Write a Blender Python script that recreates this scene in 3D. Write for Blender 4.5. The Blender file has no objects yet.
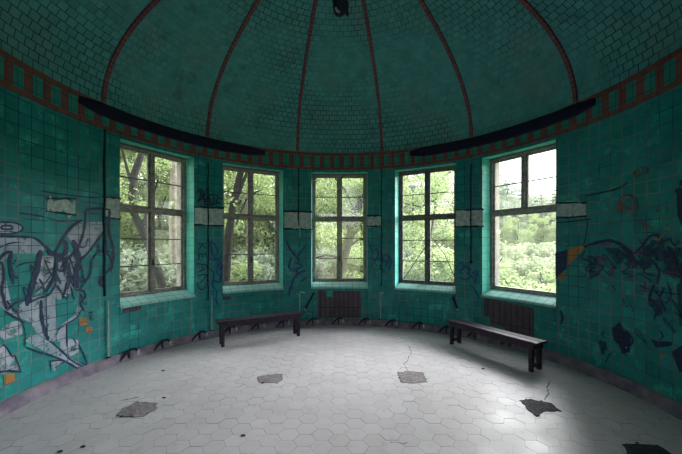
import bpy, bmesh, math, random
from math import sin, cos, pi, radians as rad, sqrt, atan, asin, atan2
from mathutils import Vector, Matrix
random.seed(7)
C = bpy.context.scene.collection
R = 3.6            # radius of the round hall
CY = 3.65          # the hall's centre lies this far in front of the doorway the camera stands in
EYE = 1.8
F = 321.0
CX, HY = 339.5, 245.0
ZW = 3.88          # springing of the dome
HALF = 10.1        # half angle of one window bay
WIN = [-59.2, -30.2, 0.0, 29.9, 58.4]
WZ0, WZ1 = .855, 3.44

# ------------------------------------------------------------------ helpers
def P(th, r, z):
    t = rad(th)
    return Vector((r*sin(t), CY + r*cos(t), z))

def wall_of(px, py):
    k = (px-CX)/F
    rho = CY/R
    th = asin(k*rho/sqrt(1+k*k)) + atan(k)
    Y = R*(rho+cos(th))
    return th*R, EYE + (HY-py)/F*Y          # arc length along the wall, height

def floor_of(px, py, z=0):
    Y = F*(EYE-z)/(py-HY)
    return (px-CX)/F*Y, Y

def at(px, py, Y):
    return Vector(((px-CX)/F*Y, Y, EYE+(HY-py)/F*Y))

def link(name, me, m=None, parent=None):
    o = bpy.data.objects.new(name, me); C.objects.link(o)
    if m is not None:
        for x in (m if isinstance(m, (list, tuple)) else [m]): me.materials.append(x)
    if parent is not None: o.parent = parent
    return o

def obj(name, bm, m=None, parent=None, smooth=False):
    me = bpy.data.meshes.new(name)
    bm.normal_update(); bm.to_mesh(me); bm.free()
    if smooth: me.polygons.foreach_set('use_smooth', [True]*len(me.polygons))
    return link(name, me, m, parent)

def tag(o, label, cat, group=None):
    o['label'] = label; o['category'] = cat
    if group: o['group'] = group
    return o

def struct(o):
    o['kind'] = 'structure'; return o

def empty(name, loc=(0, 0, 0), rz=0):
    o = bpy.data.objects.new(name, None); C.objects.link(o)
    o.location = loc; o.rotation_euler = (0, 0, rz); o.empty_display_size = .1
    return o

def box(bm, c, s, M=None, bevel=0, mi=0):
    r = bmesh.ops.create_cube(bm, size=1)
    vs = r['verts']
    for v in vs: v.co = Vector((v.co.x*s[0]+c[0], v.co.y*s[1]+c[1], v.co.z*s[2]+c[2]))
    if M is not None:
        for v in vs: v.co = M @ v.co
    fs = set(f for v in vs for f in v.link_faces)
    for f in fs: f.material_index = mi
    if bevel:
        es = list(set(e for v in vs for e in v.link_edges))
        bmesh.ops.bevel(bm, geom=es, offset=bevel, segments=1, affect='EDGES', clamp_overlap=True)

def tube(bm, pts, rs, n=10, mi=0, cap=True):
    pts = [Vector(p) for p in pts]
    if not isinstance(rs, (list, tuple)): rs = [rs]*len(pts)
    rings = []
    up = None
    for i, p in enumerate(pts):
        d = (pts[min(i+1, len(pts)-1)]-pts[max(i-1, 0)]).normalized()
        if up is None:
            up = Vector((0, 0, 1)) if abs(d.z) < .9 else Vector((1, 0, 0))
        a = d.cross(up)
        if a.length < 1e-4: a = d.orthogonal()
        a.normalize(); b = a.cross(d).normalized(); up = b
        rings.append([bm.verts.new(p + (a*cos(2*pi*k/n)+b*sin(2*pi*k/n))*rs[i]) for k in range(n)])
    for i in range(len(rings)-1):
        for k in range(n):
            f = bm.faces.new((rings[i][k], rings[i][(k+1) % n], rings[i+1][(k+1) % n], rings[i+1][k]))
            f.smooth = True; f.material_index = mi
    if cap:
        bm.faces.new(rings[0]).material_index = mi
        bm.faces.new(rings[-1][::-1]).material_index = mi

def lathe(bm, prof, c=(0, 0, 0), n=24, mi=0):
    rings = [[bm.verts.new((c[0]+r*cos(2*pi*k/n), c[1]+r*sin(2*pi*k/n), c[2]+z)) for k in range(n)] for r, z in prof]
    for i in range(len(rings)-1):
        for k in range(n):
            f = bm.faces.new((rings[i][k], rings[i][(k+1) % n], rings[i+1][(k+1) % n], rings[i+1][k]))
            f.smooth = True; f.material_index = mi

# ------------------------------------------------------------------ materials
class NT:
    def __init__(s, name):
        s.m = bpy.data.materials.new(name); s.m.use_nodes = True
        s.t = s.m.node_tree; s.n = s.t.nodes
        s.b = s.n['Principled BSDF']; s.out = s.n['Material Output']
        s.b.inputs['Specular IOR Level'].default_value = .25
    def add(s, typ, **kw):
        nd = s.n.new(typ)
        for k, v in kw.items():
            if k in nd.inputs: nd.inputs[k].default_value = v
            else: setattr(nd, k, v)
        return nd
    def l(s, a, b): s.t.links.new(a, b)
    def noise(s, vec, scale, detail=4, rough=.55):
        nd = s.add('ShaderNodeTexNoise'); nd.inputs['Scale'].default_value = scale
        nd.inputs['Detail'].default_value = detail; nd.inputs['Roughness'].default_value = rough
        s.l(vec, nd.inputs['Vector']); return nd.outputs['Fac']
    def ramp(s, fac, a, b, lo=0, hi=1):
        nd = s.add('ShaderNodeMapRange'); nd.inputs['From Min'].default_value = a; nd.inputs['From Max'].default_value = b
        nd.inputs['To Min'].default_value = lo; nd.inputs['To Max'].default_value = hi; nd.clamp = True
        s.l(fac, nd.inputs['Value']); return nd.outputs['Result']
    def mix(s, fac, a, b, mode='MIX'):
        nd = s.add('ShaderNodeMix', data_type='RGBA', blend_type=mode)
        for i, v in ((0, fac), (6, a), (7, b)):
            if hasattr(v, 'links'): s.l(v, nd.inputs[i])
            else: nd.inputs[i].default_value = v if i == 0 else (*v, 1)
        return nd.outputs[2]
    def math(s, op, a, b=0.0):
        nd = s.add('ShaderNodeMath', operation=op)
        for i, v in ((0, a), (1, b)):
            if hasattr(v, 'links'): s.l(v, nd.inputs[i])
            else: nd.inputs[i].default_value = v
        return nd.outputs[0]
    def bump(s, h, strength=.4, dist=.01):
        nd = s.add('ShaderNodeBump'); nd.inputs['Strength'].default_value = strength; nd.inputs['Distance'].default_value = dist
        s.l(h, nd.inputs['Height']); s.l(nd.outputs['Normal'], s.b.inputs['Normal'])

def plain(name, col, rough=.7, var=.25, scale=8, metal=0, bump=.2, col2=None):
    t = NT(name)
    ob = t.add('ShaderNodeTexCoord').outputs['Object']
    n1 = t.ramp(t.noise(ob, scale), .3, .7)
    c2 = col2 or tuple(c*(1-var*1.6) for c in col)
    t.l(t.mix(n1, c2, col), t.b.inputs['Base Color'])
    t.b.inputs['Roughness'].default_value = rough; t.b.inputs['Metallic'].default_value = metal
    if bump: t.bump(t.noise(ob, scale*5), bump, .004)
    return t.m

def tile_nodes(t, w, h, off, mortar):
    uv = t.add('ShaderNodeTexCoord').outputs['UV']
    # slightly crooked hand-laid rows
    nz = t.add('ShaderNodeTexNoise'); nz.inputs['Scale'].default_value = 2.2; t.l(uv, nz.inputs['Vector'])
    sc = t.add('ShaderNodeVectorMath', operation='MULTIPLY_ADD')
    t.l(nz.outputs['Color'], sc.inputs[0]); sc.inputs[1].default_value = (.012, .012, 0); t.l(uv, sc.inputs[2])
    br = t.add('ShaderNodeTexBrick'); br.offset = off; br.squash = 1
    for k, v in (('Scale', 1), ('Mortar Size', mortar), ('Mortar Smooth', .15), ('Brick Width', w), ('Row Height', h), ('Bias', 0)):
        br.inputs[k].default_value = v
    br.inputs['Color1'].default_value = (0, 0, 0, 1); br.inputs['Color2'].default_value = (1, 1, 1, 1); br.inputs['Mortar'].default_value = (.5, .5, .5, 1)
    t.l(sc.outputs[0], br.inputs['Vector'])
    return uv, br

def tiles(name, ca, cb, grout, w, h, off, mortar, dirt, rough=.35, fade=None, dirt_lo=.5, dirt_hi=.75, dirt_scale=1.3, groutlight=None, patchcol=None, patch=(.66, .7)):
    t = NT(name)
    uv, br = tile_nodes(t, w, h, off, mortar)
    ob = t.add('ShaderNodeTexCoord').outputs['Object']
    col = t.mix(br.outputs['Color'], ca, cb)
    n0 = t.ramp(t.noise(ob, 6, 6), .35, .7, .0, .55)
    col = t.mix(n0, col, tuple(x*.72 for x in ca))
    nd = t.ramp(t.noise(ob, dirt_scale, 8, .62), dirt_lo, dirt_hi, 0, .8)
    col = t.mix(nd, col, dirt)
    if patchcol:
        pm = t.ramp(t.noise(ob, 3.1, 9, .7), patch[0], patch[1], 0, .75)
        col = t.mix(pm, col, patchcol)
    g = grout
    if groutlight:
        g = t.mix(t.ramp(t.noise(ob, 1.1, 3), .42, .56), grout, groutlight)
    fac = br.outputs['Fac']
    if fade:
        fac = t.math('MULTIPLY', fac, t.ramp(t.noise(ob, fade[0], 3), fade[1], fade[2], fade[3], 1))
    t.l(t.mix(fac, col, g), t.b.inputs['Base Color'])
    t.l(t.ramp(t.noise(ob, 9, 4), .3, .7, rough, rough+.3), t.b.inputs['Roughness'])
    hh = t.math('SUBTRACT', t.math('MULTIPLY', t.noise(ob, 5, 3), .35), fac)
    t.bump(hh, .5, .006)
    return t.m

M = {}
M['wall'] = tiles('teal_wall_tile', (.004, .175, .175), (.008, .24, .232), (.004, .045, .058), .15, .15, 0, .0055, (.004, .085, .105), .36,
                  groutlight=(.13, .17, .155), patchcol=(.035, .36, .29), patch=(.56, .64))
M['dome'] = tiles('dome_tile', (.05, .235, .24), (.072, .29, .295), (.004, .032, .05), .12, .10, .5, .0055, (.10, .20, .19), .5,
                  fade=(.6, .42, .58, .12), patchcol=(.035, .13, .135), patch=(.56, .66))
M['rib'] = tiles('rib_tile', (.15, .055, .062), (.20, .075, .08), (.02, .02, .035), .2, .075, 0, .005, (.05, .03, .045), .45)
M['red'] = tiles('red_band_tile', (.14, .052, .046), (.19, .072, .062), (.05, .02, .025), .15, .15, 0, .004, (.08, .035, .04), .4)
M['green'] = tiles('green_band_tile', (.014, .20, .17), (.02, .25, .21), (.01, .05, .05), .11, .15, 0, .004, (.012, .11, .11), .35)
M['sill'] = tiles('sill_tile', (.20, .46, .42), (.27, .54, .49), (.05, .12, .12), .15, .12, 0, .004, (.18, .36, .34), .4)  # paler than the wall tile, strong window light put into the colour
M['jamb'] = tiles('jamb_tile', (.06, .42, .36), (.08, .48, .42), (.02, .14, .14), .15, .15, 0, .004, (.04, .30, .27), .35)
M['facade'] = plain('pale_outer_render', (.42, .37, .34), .9, .3, 6)
M['bar'] = plain('dark_glazing_bar_paint', (.075, .07, .07), .7, .3, 14)
M['skirt'] = plain('grey_cement_skirting', (.24, .21, .25), .85, .4, 5, col2=(.09, .08, .12))
M['frame'] = plain('weathered_grey_window_paint', (.31, .295, .275), .75, .3, 14, col2=(.14, .135, .135))
M['frame_dark'] = plain('darkened_window_wood', (.16, .155, .155), .75, .4, 14)
M['bench'] = plain('dark_violet_brown_bench_wood', (.030, .020, .040), .55, .4, 10)
M['dark'] = plain('near_black_iron', (.012, .014, .035), .6, .3, 12)
M['rail'] = plain('blue_black_rail', (.006, .008, .030), .7, .3, 5)
M['pale'] = plain('pale_pipe_paint', (.33, .42, .40), .6, .3, 10)
M['cable'] = plain('dark_cable_sheath', (.008, .03, .045), .6, .3, 10)
M['plaster'] = plain('bare_plaster', (.42, .47, .45), .9, .4, 16, col2=(.16, .27, .26))
M['plaster_dark'] = plain('dark_mortar_edge', (.012, .035, .05), .9, .3, 16)
M['brick'] = tiles('exposed_brown_backing', (.075, .062, .075), (.105, .085, .10), (.02, .02, .03), .105, .40, 0, .006, (.05, .045, .055), .8)
M['patch'] = plain('broken_screed', (.31, .28, .29), .95, .4, 22, bump=.6, col2=(.15, .13, .14))
M['patch_dark'] = plain('dark_rubble', (.05, .055, .075), .8, .5, 18, bump=.7)  # darker rubble colour for the right-hand patches and some chips
M['crack'] = plain('crack_dirt', (.05, .045, .05), .95, .3, 20)
M['lampglass'] = plain('streetlamp_shade', (.30, .34, .36), .5, .2, 10)

# floor tiles
t = NT('worn_pale_floor_tile')
ob = t.add('ShaderNodeTexCoord').outputs['Object']
at_ = t.add('ShaderNodeAttribute', attribute_name='tone')
c = t.mix(at_.outputs['Fac'], (.50, .475, .50), (.55, .525, .55))
c = t.mix(t.ramp(t.noise(ob, 1.1, 7, .6), .45, .72, 0, .6), c, (.41, .385, .40))
c = t.mix(t.ramp(t.noise(ob, 7, 6, .65), .55, .75, 0, .5), c, (.32, .285, .295))
t.l(c, t.b.inputs['Base Color'])
t.l(t.ramp(t.noise(ob, 2.5, 5), .3, .7, .38, .6), t.b.inputs['Roughness'])
t.b.inputs['Specular IOR Level'].default_value = .28
t.bump(t.noise(ob, 30, 4), .15, .002)
M['floor'] = t.m
M['grout'] = plain('floor_grout', (.33, .32, .335), .9, .5, 2.2, col2=(.10, .095, .11))

# window glass: see-through with a faint film and reflection
def glass(name, film, colr=(.8, .85, .85)):
    t = NT(name)
    tr = t.add('ShaderNodeBsdfTransparent'); gl = t.add('ShaderNodeBsdfGlossy'); df = t.add('ShaderNodeBsdfTranslucent')
    gl.inputs['Roughness'].default_value = .03; df.inputs['Color'].default_value = (*colr, 1)
    tr.inputs['Color'].default_value = (.93, .96, .95, 1)
    ob = t.add('ShaderNodeTexCoord').outputs['Object']
    m1 = t.add('ShaderNodeMixShader'); m1.inputs[0].default_value = .05
    t.l(tr.outputs[0], m1.inputs[1]); t.l(gl.outputs[0], m1.inputs[2])
    m2 = t.add('ShaderNodeMixShader'); t.l(t.ramp(t.noise(ob, 3, 6), .3, .8, film*.3, film), m2.inputs[0])
    t.l(m1.outputs[0], m2.inputs[1]); t.l(df.outputs[0], m2.inputs[2])
    t.l(m2.outputs[0], t.out.inputs['Surface'])
    return t.m
M['glass'] = glass('old_window_glass', .02)
M['glass_dusty'] = glass('dusty_window_glass', .16)

def leafmat(name, a, b):
    t = NT(name)
    at_ = t.add('ShaderNodeAttribute', attribute_name='tone')
    c = t.mix(at_.outputs['Fac'], a, b)
    d = t.add('ShaderNodeBsdfDiffuse'); tr = t.add('ShaderNodeBsdfTranslucent')
    t.l(c, d.inputs[0]); t.l(c, tr.inputs[0])
    m = t.add('ShaderNodeMixShader'); m.inputs[0].default_value = .5
    t.l(d.outputs[0], m.inputs[1]); t.l(tr.outputs[0], m.inputs[2]); t.l(m.outputs[0], t.out.inputs['Surface'])
    return t.m
M['leaf'] = leafmat('fresh_green_leaf', (.18, .25, .095), (.42, .50, .25))
M['leaf_hazed'] = leafmat('hazed_grey_green_leaf', (.17, .215, .15), (.38, .44, .33))  # grey-green, with the background haze put into the leaf colour
M['leaf_pale'] = leafmat('pale_blossoming_leaf', (.15, .21, .09), (.38, .42, .28))
M['conifer'] = leafmat('dark_needle_green', (.07, .11, .08), (.16, .21, .14))
M['bark'] = plain('grey_brown_bark', (.030, .025, .024), .95, .4, 9, bump=.6)
M['bark_pale'] = plain('pale_bark', (.30, .26, .22), .95, .3, 9, bump=.5)
M['grass'] = plain('meadow_ground', (.20, .28, .10), .95, .4, 1.5, col2=(.26, .25, .17))

def paint(name, col, cover=.9, col2=None, sc=14):
    t = NT(name)
    uv, br = tile_nodes(t, .15, .15, 0, .0042)
    c2 = col2 or tuple(x*.7 for x in col)
    ca = t.mix(t.ramp(t.noise(uv, 5, 5), .35, .65), c2, col)
    t.l(t.mix(br.outputs['Fac'], ca, (.03, .05, .06)), t.b.inputs['Base Color'])
    t.b.inputs['Roughness'].default_value = .5
    tr = t.add('ShaderNodeBsdfTransparent'); m = t.add('ShaderNodeMixShader')
    t.l(t.ramp(t.noise(uv, sc, 7, .7), cover-.62, cover-.38, 1, .0), m.inputs[0])
    m.inputs[0].default_value = 1
    inv = t.ramp(t.noise(uv, sc, 7, .7), 1-cover*.75-.08, 1-cover*.75+.06, 0, 1)
    t.l(inv, m.inputs[0])
    t.l(tr.outputs[0], m.inputs[1]); t.l(t.b.outputs[0], m.inputs[2]); t.l(m.outputs[0], t.out.inputs['Surface'])
    return t.m
M['p_dark'] = paint('navy_spray_paint', (.008, .022, .075), .86)
M['p_grey'] = paint('silver_grey_spray_paint', (.31, .35, .41), .80, (.16, .24, .29), 9)
M['p_violet'] = paint('faded_violet_spray_paint', (.33, .36, .43), .74, (.20, .27, .31), 9)
M['p_blue'] = paint('blue_marker_paint', (.012, .06, .21), .82)
M['p_magenta'] = paint('magenta_spray_paint', (.17, .018, .12), .80)
M['p_red'] = paint('washed_red_spray_paint', (.19, .07, .08), .62, (.10, .09, .10), 8)
M['p_orange'] = paint('orange_spray_paint', (.34, .15, .035), .85, (.20, .12, .04), 8)
M['p_shade'] = paint('thin_dark_teal_paint', (.006, .06, .10), .68, None, 8)
M['p_soot'] = paint('soot_stain', (.012, .05, .065), .60, None, 7)

# ------------------------------------------------------------------ shell: wall
def quad(bm, uvl, pts, uvs, mi=0, smooth=True):
    f = bm.faces.new([bm.verts.new(p) for p in pts])
    for lp, u in zip(f.loops, uvs): lp[uvl].uv = u
    f.material_index = mi; f.smooth = smooth
    return f

def cyl_patch(bm, uvl, a0, a1, z0, z1, r, flip=False, mi=0, step=1.25, r2=None):
    n = max(1, int(math.ceil((a1-a0)/step - 1e-6)))
    r2 = r if r2 is None else r2
    for i in range(n):
        a = a0+(a1-a0)*i/n; b = a0+(a1-a0)*(i+1)/n
        pts = [P(a, r, z0), P(b, r, z0), P(b, r2, z1), P(a, r2, z1)]
        uvs = [(rad(a)*R, z0), (rad(b)*R, z0), (rad(b)*R, z1), (rad(a)*R, z1)]
        if flip: pts.reverse(); uvs.reverse()
        quad(bm, uvl, pts, uvs, mi)

def local(thc, u, r, z):                 # u along the window, r outward, z up
    t = rad(thc)
    return Vector((r*sin(t)+u*cos(t), CY+r*cos(t)-u*sin(t), z))

HU = R*sin(rad(HALF)); HR = R*cos(rad(HALF))   # half width of a bay and its radial distance
RO = 4.14
def wall_piece(name, a0, a1, wins, door=None):
    bm = bmesh.new(); uvl = bm.loops.layers.uv.new('UVMap')
    cuts = sorted([(w-HALF, w+HALF) for w in wins])
    x = a0
    for c0, c1 in cuts+[(a1, None)]:
        if c0 > x:
            cyl_patch(bm, uvl, x, c0, 0, ZW, R)
            cyl_patch(bm, uvl, x, c0, -1.2, ZW+.6, RO, True)
        if c1 is None: break
        cyl_patch(bm, uvl, c0, c1, 0, WZ0, R); cyl_patch(bm, uvl, c0, c1, WZ1, ZW, R)
        cyl_patch(bm, uvl, c0, c1, -1.2, WZ0, RO, True); cyl_patch(bm, uvl, c0, c1, WZ1, ZW+.6, RO, True)
        x = c1
    for w in wins:
        for s in (-1, 1):
            u = s*HU
            ro = sqrt(RO*RO-HU*HU)
            nz = 8
            for k in range(nz):
                za = WZ0+(WZ1-WZ0)*k/nz; zb = WZ0+(WZ1-WZ0)*(k+1)/nz
                rm = HR+.34
                pts = [local(w, u, HR, za), local(w, u, rm, za), local(w, u, rm, zb), local(w, u, HR, zb)]
                quad(bm, uvl, pts, [(.02, za), (.26, za), (.26, zb), (.02, zb)], 1, False)
                pts = [local(w, u, rm, za), local(w, u, ro, za), local(w, u, ro, zb), local(w, u, rm, zb)]
                quad(bm, uvl, pts, [(.02, za), (.26, za), (.26, zb), (.02, zb)], 2, False)
        # lintel soffit and outer sill
        for z in (WZ1, WZ0):
            n = 8
            for k in range(n):
                u0 = -HU+2*HU*k/n; u1 = -HU+2*HU*(k+1)/n
                g = lambda u, rr: local(w, u, sqrt(rr*rr-u*u), z)
                quad(bm, uvl, [g(u0, R), g(u1, R), g(u1, RO), g(u0, RO)], [(u0, 0), (u1, 0), (u1, .42), (u0, .42)], 1, False)
    bmesh.ops.remove_doubles(bm, verts=bm.verts, dist=1e-5)
    return struct(obj(name, bm, [M['wall'], M['jamb'], M['facade']]))
wall_piece('wall_left', -110, -44.8, [WIN[0]])
wall_piece('wall_back', -44.8, 44.8, WIN[1:4])
wall_piece('wall_right', 44.8, 110, [WIN[4]])
# rear half with the wide open entrance the camera stands in
DOOR = 15.5
bm = bmesh.new(); uvl = bm.loops.layers.uv.new('UVMap')
for a0, a1 in ((110, 180-DOOR), (-180+DOOR, -110)):
    cyl_patch(bm, uvl, a0, a1, 0, ZW, R); cyl_patch(bm, uvl, a0, a1, -1.2, ZW+.6, RO, True)
cyl_patch(bm, uvl, 180-DOOR, 180+DOOR, 3.3, ZW, R); cyl_patch(bm, uvl, 180-DOOR, 180+DOOR, 3.3, ZW+.6, RO, True)
for a in (180-DOOR, -180+DOOR):
    quad(bm, uvl, [P(a, R, 0), P(a, RO, 0), P(a, RO, 3.3), P(a, R, 3.3)], [(0, 0), (.4, 0), (.4, 3.3), (0, 3.3)])
n = 12
for k in range(n):
    a = 180-DOOR+2*DOOR*k/n; b = a+2*DOOR/n
    quad(bm, uvl, [P(a, R, 3.3), P(b, R, 3.3), P(b, RO, 3.3), P(a, RO, 3.3)], [(0, 0), (.1, 0), (.1, .4), (0, .4)])
struct(obj('wall_front', bm, M['wall']))
# added unseen wall left of the entrance, keeps its light off the right wall
bm = bmesh.new(); box(bm, (-1.09, -2.6, 1.6), (.2, 4.4, 3.6)); struct(obj('wall_light_blocker', bm, M['facade']))

# ------------------------------------------------------------------ dome
PROF = [(3.6, 3.88), (3.585, 4.05), (3.52, 4.27), (3.40, 4.50), (3.22, 4.72), (3.00, 4.92), (2.70, 5.12), (2.30, 5.32), (1.85, 5.50), (1.40, 5.65), (.95, 5.77), (.5, 5.85), (.0, 5.88)]
def prof_fine(n=4):
    pts = [Vector((r, z, 0)) for r, z in PROF]; out = []
    for i in range(len(pts)-1):
        p0 = pts[max(i-1, 0)]; p1 = pts[i]; p2 = pts[i+1]; p3 = pts[min(i+2, len(pts)-1)]
        for k in range(n):
            s = k/n
            out.append(.5*((2*p1)+(p2-p0)*s+(2*p0-5*p1+4*p2-p3)*s*s+(3*p1-p0-3*p2+p3)*s**3))
    out.append(pts[-1]); return [(max(p.x, 0), p.y) for p in out]
PF = prof_fine()
ARC = [0]
for i in range(1, len(PF)): ARC.append(ARC[-1]+sqrt((PF[i][0]-PF[i-1][0])**2+(PF[i][1]-PF[i-1][1])**2))
bm = bmesh.new(); uvl = bm.loops.layers.uv.new('UVMap')
ns = 12
RIBS = [-163.5, -133.5, -103.5, -73.3, -45, -15, 15, 45, 73.3, 103.5, 133.5, 163.5]
for s in range(12):
    e0 = RIBS[s]; e1 = RIBS[(s+1) % 12]+(360 if s == 11 else 0); mid = (e0+e1)/2
    for k in range(ns):
        a = e0+(e1-e0)*k/ns; b = e0+(e1-e0)*(k+1)/ns
        for i in range(len(PF)-1):
            (r0, z0), (r1, z1) = PF[i], PF[i+1]
            pts = [P(a, r0, z0), P(b, r0, z0), P(b, r1, z1), P(a, r1, z1)]
            uvs = [(rad(a-mid)*r0+s*1.7, ARC[i]), (rad(b-mid)*r0+s*1.7, ARC[i]), (rad(b-mid)*r1+s*1.7, ARC[i+1]), (rad(a-mid)*r1+s*1.7, ARC[i+1])]
            if r1 < 1e-4: pts.pop(3); uvs.pop(3)
            quad(bm, uvl, pts, uvs)
bmesh.ops.remove_doubles(bm, verts=bm.verts, dist=1e-5)
struct(obj('ceiling', bm, M['dome']))
# red tile ribs up the dome
for s in range(12):
    th = RIBS[s]
    bm = bmesh.new(); uvl = bm.loops.layers.uv.new('UVMap')
    W = .034; H = .028
    rows = []
    for i, (r, z) in enumerate(PF):
        if r < .3: break
        j = min(i+1, len(PF)-1); k = max(i-1, 0)
        d = Vector((PF[j][0]-PF[k][0], PF[j][1]-PF[k][1])).normalized()
        nrm = Vector((-d.y, d.x)); rr, zz = r+nrm.x*H, z+nrm.y*H
        if nrm.x > 0: rr, zz = r-nrm.x*H, z-nrm.y*H
        rows.append((local(th, -W, r+.005, z), local(th, -W*.8, rr, zz), local(th, W*.8, rr, zz), local(th, W, r+.005, z), ARC[i]))
    for a, b in zip(rows, rows[1:]):
        for q in range(3):
            quad(bm, uvl, [a[q], a[q+1], b[q+1], b[q]], [(q*.03+.03, a[4]), (q*.03+.06, a[4]), (q*.03+.06, b[4]), (q*.03+.03, b[4])], 0, False)
    struct(obj('trim_%d' % (s+2), bm, M['rib']))

# ------------------------------------------------------------------ tiled band under the dome
bm = bmesh.new(); uvl = bm.loops.layers.uv.new('UVMap')
rb = R-.012
Z = [3.49, 3.545, 3.80, 3.865]
cyl_patch(bm, uvl, -180, 180, Z[0], Z[1], R-.028, mi=0, step=1.8)
cyl_patch(bm, uvl, -180, 180, Z[2], Z[3], R-.028, mi=0, step=1.8)
for k in range(100):
    a = -180+3.6*k
    cyl_patch(bm, uvl, a, a+1.65, Z[1], Z[2], rb, mi=0, step=1)
    cyl_patch(bm, uvl, a+1.65, a+3.6, Z[1], Z[2], rb, mi=1, step=1)
for z, ra, rbb in ((Z[0], R+.01, R-.028), (Z[1], R-.028, rb), (Z[2], rb, R-.028), (Z[3], R-.028, R+.01)):
    cyl_patch(bm, uvl, -180, 180, z, z, ra, step=1.8, r2=rbb)
struct(obj('trim_1', bm, [M['red'], M['green']]))

# ------------------------------------------------------------------ floor
bm = bmesh.new()
tone = bm.faces.layers.float.new('tone')
HX = .185; hexr = HX/sqrt(3)
base = bmesh.ops.create_circle(bm, cap_ends=True, segments=96, radius=R+.03)
for v in base['verts']: v.co.y += CY; v.co.z = -.004
# threshold in the entrance
box(bm, (0, -.65, -.104), (3.2, 1.6, .2))
for f in bm.faces: f.material_index = 1
rnd = random.Random(3)
i0 = int(8/(1.5*hexr))
for i in range(-i0, i0):
    for j in range(-24, 45):
        x = i*1.5*hexr; y = j*HX+(i % 2)*HX/2
        if (x*x+(y-CY)**2 > (R+.0)**2) and not (abs(x) < 1.45 and -1.3 < y < .6): continue
        g = rnd.choice((.0008, .0012, .0018))
        tx, ty = rnd.gauss(0, .0035), rnd.gauss(0, .0035)
        dz = rnd.gauss(0, .0005)
        top = []
        for k in range(6):
            ox = (hexr-g)*cos(k*pi/3); oy = (hexr-g)*sin(k*pi/3)
            top.append(bm.verts.new((x+ox, y+oy, dz+ox*tx+oy*ty)))
        f = bm.faces.new(top); f[tone] = rnd.random(); f.material_index = 0
        bot = [bm.verts.new((v.co.x, v.co.y, -.006)) for v in top]
        for k in range(6):
            q = bm.faces.new((top[k], bot[k], bot[(k+1) % 6], top[(k+1) % 6])); q.material_index = 1
struct(obj('floor', bm, [M['floor'], M['grout']]))

# sloping cement skirting
def skirting(name, a0, a1):
    bm = bmesh.new(); rg = random.Random(len(name))
    n = int((a1-a0)/1.0)
    prev = None
    for i in range(n+1):
        a = a0+(a1-a0)*i/n
        h = .135+rg.gauss(0, .004); q = R-.075+rg.gauss(0, .004)
        cur = [bm.verts.new(P(a, q, -.003)), bm.verts.new(P(a, q+.008, .03)), bm.verts.new(P(a, R-.03, h-.015)), bm.verts.new(P(a, R+.003, h))]
        if prev:
            for k in range(3): bm.faces.new((prev[k], cur[k], cur[k+1], prev[k+1])).smooth = True
        prev = cur
    return struct(obj(name, bm, M['skirt']))
skirting('baseboard_left', -156, -44.8); skirting('baseboard_back', -44.8, 44.8); skirting('baseboard_right', 44.8, 156)

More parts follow.
